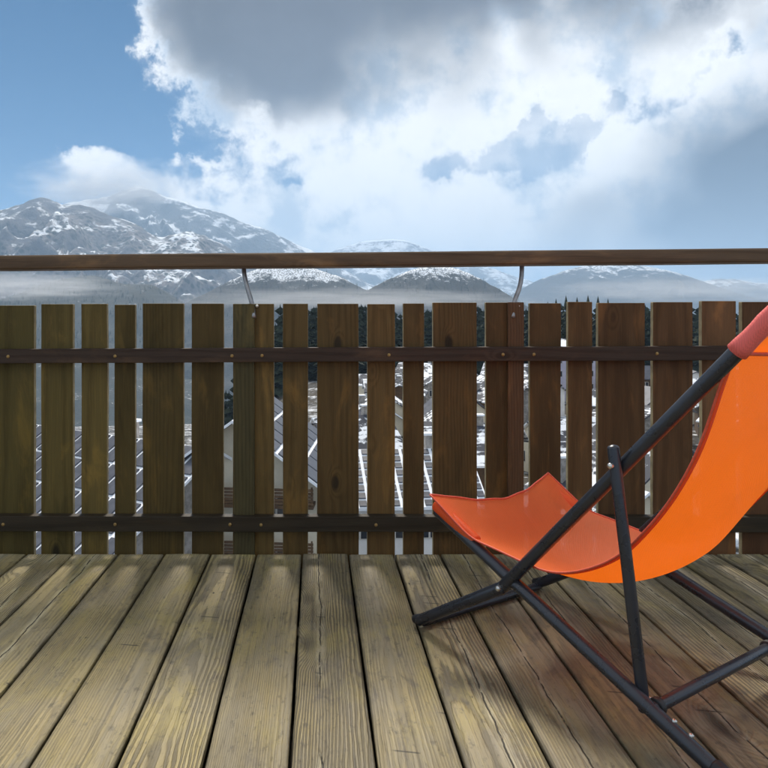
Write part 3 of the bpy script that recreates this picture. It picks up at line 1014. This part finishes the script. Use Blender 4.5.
def conifer_crown(h, r, seed, tiers=9, arms=9):
    """drooping boughs, tier over tier"""
    q = random.Random(seed)
    v, f = [], []
    for k in range(tiers):
        a = k / (tiers - 1)
        z = h * (0.10 + 0.84 * a)
        rad = r * (1 - a) ** 0.85 + 0.06 * r
        na = max(4, int(arms * (1 - 0.5 * a)))
        for j in range(na):
            an = 2 * math.pi * (j + q.random() * 0.7) / na + k
            L = rad * q.uniform(0.65, 1.12)
            wd = L * 0.42 + 0.12
            dr = L * q.uniform(0.25, 0.5)
            dx, dy = math.cos(an), math.sin(an)
            b = len(v)
            up = h / tiers * 0.8
            v += [(0, 0, z + up * 0.5), (dx * L * 0.55 - dy * wd * 0.5, dy * L * 0.55 + dx * wd * 0.5, z - dr * 0.3),
                  (dx * L, dy * L, z - dr), (dx * L * 0.55 + dy * wd * 0.5, dy * L * 0.55 - dx * wd * 0.5, z - dr * 0.3), (dx * L * 0.5, dy * L * 0.5, z - dr * 0.3 - up * 0.55)]
            f += [(b, b + 1, b + 2), (b, b + 2, b + 3), (b + 1, b + 4, b + 2), (b + 4, b + 3, b + 2), (b, b + 4, b + 1), (b, b + 3, b + 4)]
    b = len(v)
    v += [(0.1 * r, 0, h * 0.9), (-0.06 * r, 0.09 * r, h * 0.9), (-0.06 * r, -0.09 * r, h * 0.9), (0, 0, h * 1.02)]
    f += [(b, b + 1, b + 3), (b + 1, b + 2, b + 3), (b + 2, b, b + 3)]
    return v, f


CR = [conifer_crown(1.0, 0.19 + 0.03 * (k % 3), k * 7 + 1) for k in range(6)]
CRL = [conifer_crown(1.0, 0.20 + 0.03 * (k % 3), k * 5 + 2, 5, 5) for k in range(4)]


def forest(name, spots, label, lib):
    V, Fc = [], []
    n0 = 0
    r = random.Random(len(spots))
    for (x, y, z, h) in spots:
        v, f = lib[r.randrange(len(lib))]
        a = np.array(v)
        an = r.uniform(0, 6.28)
        c, s = math.cos(an), math.sin(an)
        wv = h * r.uniform(0.8, 1.25)
        X = (a[:, 0] * c - a[:, 1] * s) * wv + x
        Y = (a[:, 0] * s + a[:, 1] * c) * wv + y
        Z = a[:, 2] * h + z - 0.6
        V.append(np.stack([X, Y, Z], 1))
        Fc += [tuple(i + n0 for i in ff) for ff in f]
        n0 += len(a)
    o = mesh_obj(name, np.concatenate(V).tolist(), Fc, M['needle'])
    return tag(o, label, 'forest', None, 'stuff')


spots = []
r = random.Random(3)
for k in range(900):
    y = r.uniform(185, 340)
    px = r.uniform(172, 800)
    x = (px - CX) * y / F
    z = gh(x, y)
    ytop = 306 + 10 * mnoise.noise(Vector((px * 0.02, 1.3, 0)))
    ztop = CAMH - (ytop - CY) * y / F
    h = min(max(ztop - z, 9), 23) * r.uniform(0.72, 1.0)
    spots.append((x, y, z, h))
forest('conifer_forest', spots, 'dark conifer wood behind the village, seen between the fence slats', CR)

# trees clothing the misty foothills
def hill_trees(grid, n, seed, hmin, hmax, keep):
    Xd, Yd, H = grid
    r = random.Random(seed)
    out = []
    R, C = H.shape
    while len(out) < n:
        i = int(R * r.uniform(0.25, 0.80))
        j = r.randrange(1, C - 1)
        if not keep(Xd[i, j], Yd[i, j], H[i, j], r): continue
        out.append((Xd[i, j] + r.uniform(-6, 6), Yd[i, j] + r.uniform(-6, 6), H[i, j] - 1.0, r.uniform(hmin, hmax)))
    return out


forest('hill_forest', hill_trees(hill_c, 3600, 5, 7, 12, lambda x, y, z, r: z > -90), 'misty grey-green wooded hill on the left below the handrail', CRL)
forest('hill_forest', hill_trees(hill_a, 1100, 6, 6, 10, lambda x, y, z, r: r.random() < (0.5 if z > 110 else 1.0) and z > -80), 'thin trees on the snow-dusted round hill behind the left bracket', CRL)
forest('hill_forest', hill_trees(hill_b, 1100, 7, 6, 10, lambda x, y, z, r: r.random() < (0.5 if z > 105 else 1.0) and z > -80), 'thin trees on the snow-dusted round hill left of the right bracket', CRL)

# a few nearer trees whose tips show above the slats on the right
for k, (px, yt, Y) in enumerate([(556, 300, 168), (566, 297, 172), (577, 298.5, 166), (588, 296.5, 174), (598, 297.5, 169), (608, 300, 167)]):
    x = (px - CX) * Y / F
    z = gh(x, Y) - 0.3
    h = CAMH - (yt - CY) * Y / F - z
    t_ = tag(thing('conifer_tree', (x, Y, z)), 'dark conifer above the slats right of the right bracket, %s of six from the left' % ['first', 'second', 'third', 'fourth', 'fifth', 'last'][k], 'tree', 'conifer tips above the slats')
    v, f = conifer_crown(h, h * 0.27, 60 + k, 16, 12)
    mesh_obj('crown', v, f, M['needle'], t_)
    tube('trunk', [(0, 0, -0.2), (0, 0, h * 0.4), (0, 0, h * 0.9)], [0.28, 0.18, 0.05], M['bark'], t_, 8)

# ---------------------------------------------------------------- village
M['cream'] = plain('cream render', (0.62, 0.56, 0.44), 0.85, 0, 0.10, 0.8, 0.1)
M['white'] = plain('white render', (0.70, 0.68, 0.66), 0.85, 0, 0.08, 0.8)
M['lilac'] = plain('pale lilac render', (0.50, 0.47, 0.56), 0.85, 0, 0.08, 0.8)
M['ochre'] = plain('ochre render', (0.62, 0.42, 0.13), 0.85, 0, 0.12, 0.8)
M['stone'] = plain('grey stone wall', (0.27, 0.25, 0.23), 0.9, 0, 0.35, 2.5)
M['timber'] = plain('brown chalet timber', (0.095, 0.055, 0.028), 0.75, 0, 0.3, 3)
M['slate'] = plain('blue-grey slate roofing', (0.060, 0.064, 0.082), 0.45, 0, 0.25, 1.5)
def snow_roof():
    m, t = new_mat('slate roof under melting snow')
    g = t.node('ShaderNodeNewGeometry')
    tc = t.node('ShaderNodeTexCoord')
    x, y, z = t.sep(tc.outputs['Object'])
    n1 = t.noise(g.outputs['Position'], 0.35, 6, 0.65, 0.5)
    course = t.m('ABSOLUTE', t.sub(t.m('FRACT', t.mul(y, 2.2)), 0.5))
    k = t.add(n1, t.mul(course, 0.12))
    c = t.mix(t.sstep(k, 0.52, 0.58), (0.055, 0.058, 0.072), (0.78, 0.81, 0.86))
    b = t.node('ShaderNodeBsdfPrincipled', {'Base Color': c, 'Roughness': 0.75, 'Specular IOR Level': 0.2})
    t.node('ShaderNodeOutputMaterial', {'Surface': b.outputs[0]})
    return m


M['snowroof'] = snow_roof()
M['glass'] = plain('dark window glass', (0.02, 0.025, 0.035), 0.08, 0, 0.1, 1, 0, 0.6)
M['frame'] = plain('pale window frame', (0.55, 0.52, 0.48), 0.6, 0, 0.08, 3)


def house(name, x, y, rz, w, l, hw, pitch, wall, label, group=None, panels=0, panel_h=1.1, over=0.5, windows=2, balcony=False, snow=0.0, zb=None, zeave=None):
    """gable house: ridge along local X (length l), width w along local Y; front slope faces -Y"""
    z0 = gh(x, y) - 0.3 if zb is None else zb
    if zeave is not None:
        hw = zeave - z0
    t = tag(thing(name, (x, y, z0), math.radians(rz)), label, 'house', group)
    rise = math.tan(math.radians(pitch)) * w / 2
    v = [(-l / 2, -w / 2, 0), (l / 2, -w / 2, 0), (l / 2, w / 2, 0), (-l / 2, w / 2, 0),
         (-l / 2, -w / 2, hw), (l / 2, -w / 2, hw), (l / 2, w / 2, hw), (-l / 2, w / 2, hw), (-l / 2, 0, hw + rise), (l / 2, 0, hw + rise)]
    f = [(0, 1, 5, 4), (2, 3, 7, 6), (1, 2, 6, 9, 5), (3, 0, 4, 8, 7), (3, 2, 1, 0)]
    mesh_obj('wall', v, f, M[wall], t)
    # roof: two slabs sharing one folded mesh
    th = 0.16
    tp = math.tan(math.radians(pitch))
    def sec(dz, ext):
        e = w / 2 + ext
        return [(-e, hw - ext * tp + dz), (0, hw + rise + dz), (e, hw - ext * tp + dz)]
    lo, hi = sec(0.02, over), sec(0.02 + th, over)
    rv, rf = [], []
    for sx in (-1, 1):
        X = sx * (l / 2 + over)
        rv += [(X, a, b) for a, b in lo] + [(X, a, b) for a, b in hi]
    rf = [(0, 1, 7, 6), (1, 2, 8, 7), (3, 9, 10, 4), (4, 10, 11, 5), (0, 3, 4, 1), (1, 4, 5, 2), (6, 7, 10, 9), (7, 8, 11, 10), (0, 6, 9, 3), (2, 5, 11, 8)]
    roof = mesh_obj('roof', rv, rf, M['snowcap'] if panels else (M['snowroof'] if snow > 0.5 else M['slate']), t)
    if panels:
        # dark roofing sheets with snow left in the joints
        e = w / 2 + over
        sl = math.hypot(e, rise + over * tp)
        rowsn = max(2, int(sl / panel_h))
        ph = sl / rowsn
        pw = panels
        coln = max(2, int((l + 2 * over) / pw))
        pw = (l + 2 * over) / coln
        me = bpy.data.meshes.new('roof_panel')
        b = box_bm(-pw / 2 + 0.10, pw / 2 - 0.10, -ph / 2 + 0.09, ph / 2 - 0.09, 0, 0.07, 0.02)
        b.to_mesh(me)
        b.free()
        me.materials.append(M['slate'])
        ca = math.radians(pitch)
        for i in range(rowsn):
            for j in range(coln):
                q = (i + 0.5) * ph
                yy = -e + q * math.cos(ca)
                zz = hw - over * tp + q * math.sin(ca) + 0.02 + th
                o = link('roof_panel', me, None, roof, loc=(-l / 2 - over + (j + 0.5) * pw, yy, zz + 0.004))
                o.rotation_euler = (ca, 0, 0)
    elif snow > 0.5:
        pass
    # chimney
    ch = bm_obj('chimney', box_bm(l * 0.22, l * 0.22 + 0.6, 0.5, 1.1, hw + rise * 0.5, hw + rise + 0.9, 0.02), M['stone'], t)
    bm_obj('chimney_cap', box_bm(l * 0.22 - 0.1, l * 0.22 + 0.7, 0.4, 1.2, hw + rise + 0.902, hw + rise + 1.05, 0.02), M['snowcap'], ch)
    # windows on the front (-Y) and the gable ends
    def window(cx, cy, cz, ww, wh, face):
        if face == 'f':
            fr = bm_obj('window', box_bm(cx - ww / 2, cx + ww / 2, cy - 0.06, cy + 0.02, cz, cz + wh, 0.01), M['frame'], t)
            for s in (-1, 1):
                bm_obj('pane', box_bm(cx + s * ww / 4 - ww * 0.2, cx + s * ww / 4 + ww * 0.2, cy - 0.075, cy - 0.02, cz + 0.08, cz + wh - 0.08), M['glass'], fr)
        else:
            fr = bm_obj('window', box_bm(cx - 0.02 if face > 0 else cx - 0.06, cx + 0.06 if face > 0 else cx + 0.02, cy - ww / 2, cy + ww / 2, cz, cz + wh, 0.01), M['frame'], t)
            for s in (-1, 1):
                bm_obj('pane', box_bm(cx + 0.02 if face > 0 else cx - 0.075, cx + 0.075 if face > 0 else cx - 0.02, cy + s * ww / 4 - ww * 0.2, cy + s * ww / 4 + ww * 0.2, cz + 0.08, cz + wh - 0.08), M['glass'], fr)
    floors = max(1, int((hw - 0.5) / 2.7))
    for fl in range(floors):
        zc = hw - 1.95 - fl * 2.7
        if zc < 0.4: break
        for k in range(windows):
            window(-l / 2 + l * (k + 0.5) / windows, -w / 2, zc, min(1.3, l / windows * 0.6), 1.25, 'f')
        for face in (-1, 1):
            for k in (-1, 1):
                window(face * l / 2, k * w * 0.24, zc, 1.1, 1.25, face)
    if balcony:
        for fl in range(floors):
            zc = hw - 1.15 - fl * 2.7
            if zc < 0.4: break
            bl = bm_obj('balcony', box_bm(-l / 2 - 1.1, -l / 2 - 0.003, -w / 2 + 0.2, w / 2 - 0.2, zc, zc + 0.18, 0.01), M['timber'], t)
            for k in range(5):
                bm_obj('board', box_bm(-l / 2 - 1.14, -l / 2 - 1.10, -w / 2 + 0.2, w / 2 - 0.2, zc + 0.22 + k * 0.17, zc + 0.35 + k * 0.17), M['timber'], bl)
            for k in range(4):
                yy = -w / 2 + 0.28 + (w - 0.56) * k / 3
                bm_obj('baluster', box_bm(-l / 2 - 1.10, -l / 2 - 1.04, yy - 0.04, yy + 0.04, zc + 0.1, zc + 1.12), M['timber'], bl)
    else:
        bm_obj('door', box_bm(l * 0.02 - 0.5, l * 0.02 + 0.5, -w / 2 - 0.06, -w / 2 + 0.02, 0.05, 2.15, 0.01), M['timber'], t)
    return t


# the large panelled roof behind the slats on the left
house('house', -15.8, 45.5, -35, 18.0, 25.0, 4.0, 29, 'stone', 'house with big blue-grey panelled roof between the leftmost slats', panels=1.1, panel_h=2.2, over=0.7, windows=4, zeave=-11.0)
# cream chalet, gable towards the deck
house('chalet', -3.6, 43.5, 84, 8.6, 9.5, 5.0, 36, 'cream', 'cream chalet with brown timber balconies between the slats by the left post', panels=1.9, panel_h=1.3, over=1.3, windows=3, balcony=True, zeave=-7.6)
house('house', 5.2, 46.5, 4, 8.0, 8.0, 4.0, 30, 'white', 'white house with square grey roof panels between the slats in the middle', panels=0.62, panel_h=0.62, over=0.4, windows=4, zeave=-9.8)
house('house', 52.0, 158.0, 8, 12, 9, 5.0, 25, 'lilac', 'tall pale lilac house at the back of the village between slats', over=0.6, windows=4, zeave=-6.5, snow=1)

r = random.Random(21)
placed = [(-17.2, 47), (-3.6, 43.5), (5.2, 46.5), (52, 158)]
walls = ['white', 'cream', 'stone', 'timber', 'white', 'stone']
spec = []
cnt = 0
tries = 0
while cnt < 38 and tries < 4000:
    tries += 1
    y = r.uniform(40, 165)
    px = r.uniform(350, 765)
    if px < 460 and y < 62: continue
    if px > 540 and px < 575 and y > 95 and y < 158: continue
    x = (px - CX) * y / F
    if any(math.hypot(x - a, y - b) < 10.5 for a, b in placed): continue
    placed.append((x, y))
    spec.append((px, x, y, r.choice([0, 90, 15, -20, 70, 110]) + r.uniform(-8, 8), r.uniform(6, 8), r.uniform(6.5, 9.5), r.uniform(3.2, 5.4), r.uniform(24, 38), r.choice(walls), r.random() < 0.8))
    cnt += 1

gaps = [(363, 'fifth gap right of the left post'), (399, 'sixth gap right of the left post'), (428.5, 'gap just left of the chair\'s front corner'), (481.5, 'gap just left of the right post'),
        (527, 'gap just right of the right post'), (564.5, 'second gap right of the right post'), (595, 'third gap right of the right post'), (649, 'fourth gap right of the right post'), (697, 'gap under the sloping black tube'), (739, 'gap beside the orange backrest')]
COLN = {'white': 'white', 'cream': 'cream', 'stone': 'grey stone', 'timber': 'brown timber'}
rank = {}
for it in sorted(spec, key=lambda q: q[2]):
    px, x, y, rz, w_, l_, h_, pi_, wl, sn = it
    gi = min(range(len(gaps)), key=lambda k: abs(gaps[k][0] - px))
    n_ = rank.get(gi, 0)
    rank[gi] = n_ + 1
    od = ['nearest', 'second nearest', 'third nearest', 'fourth nearest', 'fifth nearest', 'sixth nearest', 'seventh nearest', 'eighth nearest'][n_]
    house('village_house', x, y, rz, w_, l_, h_, pi_, wl, '%s %s village house in the %s' % (od, COLN[wl], gaps[gi][1]), 'snow-roofed village houses', over=0.45, windows=2, snow=1 if sn else 0)

# ---------------------------------------------------------------- haze
M_h, t = new_mat('mountain haze')
pv = t.node('ShaderNodeVolumePrincipled', {'Color': (0.52, 0.74, 1.0), 'Density': 0.000125, 'Anisotropy': 0.0})
t.node('ShaderNodeOutputMaterial', {'Volume': pv.outputs[0]})
hz = bm_obj('haze', box_bm(-25000, 25000, -25000, 25000, -420, 1320), M_h)
tag(hz, kind='stuff')


# low mist lying in the valley and a cap of cloud on the left summit
def mist(name, px, py, D, wpx, hpx, depth, dens, seed, lo=0.35, hi=0.75, sc=2.2):
    m, t = new_mat(name.replace('_', ' '))
    tc = t.node('ShaderNodeTexCoord')
    o_ = tc.outputs['Object']
    x, y, z = t.sep(o_)
    r2 = t.add(t.add(t.mul(x, x), t.mul(y, y)), t.mul(z, z))
    n = t.noise(t.vm('ADD', o_, (seed * 3.7, seed, 0)), sc, 5, 0.6, 0.4)
    body = t.sub(t.add(n, 0.22), t.mul(r2, 0.62))
    dn = t.mul(t.sstep(body, lo, hi), dens)
    pv = t.node('ShaderNodeVolumePrincipled', {'Color': (0.96, 0.97, 1.0), 'Density': dn, 'Anisotropy': 0.2})
    t.node('ShaderNodeOutputMaterial', {'Volume': pv.outputs[0]})
    bm = bmesh.new()
    bmesh.ops.create_icosphere(bm, subdivisions=3, radius=1.0)
    o = bm_obj(name, bm, m)
    o.location = px2w(px, py, D)
    o.scale = (wpx * D / F / 2, depth / 2, hpx * D / F / 2)
    return tag(o, kind='stuff')


mist('summit_cloud', 105, 186, 5250, 250, 80, 900, 0.0050, 3, 0.38, 0.85, 3.4)
mist('valley_mist', 20, 286, 1500, 330, 40, 420, 0.0065, 2, 0.36, 0.95, 3.2)
mist('valley_mist', 350, 300, 1150, 520, 34, 300, 0.0050, 4, 0.30, 0.95, 3.4)
mist('valley_mist', 690, 290, 1900, 420, 40, 420, 0.0035, 6, 0.34, 0.95, 3.2)
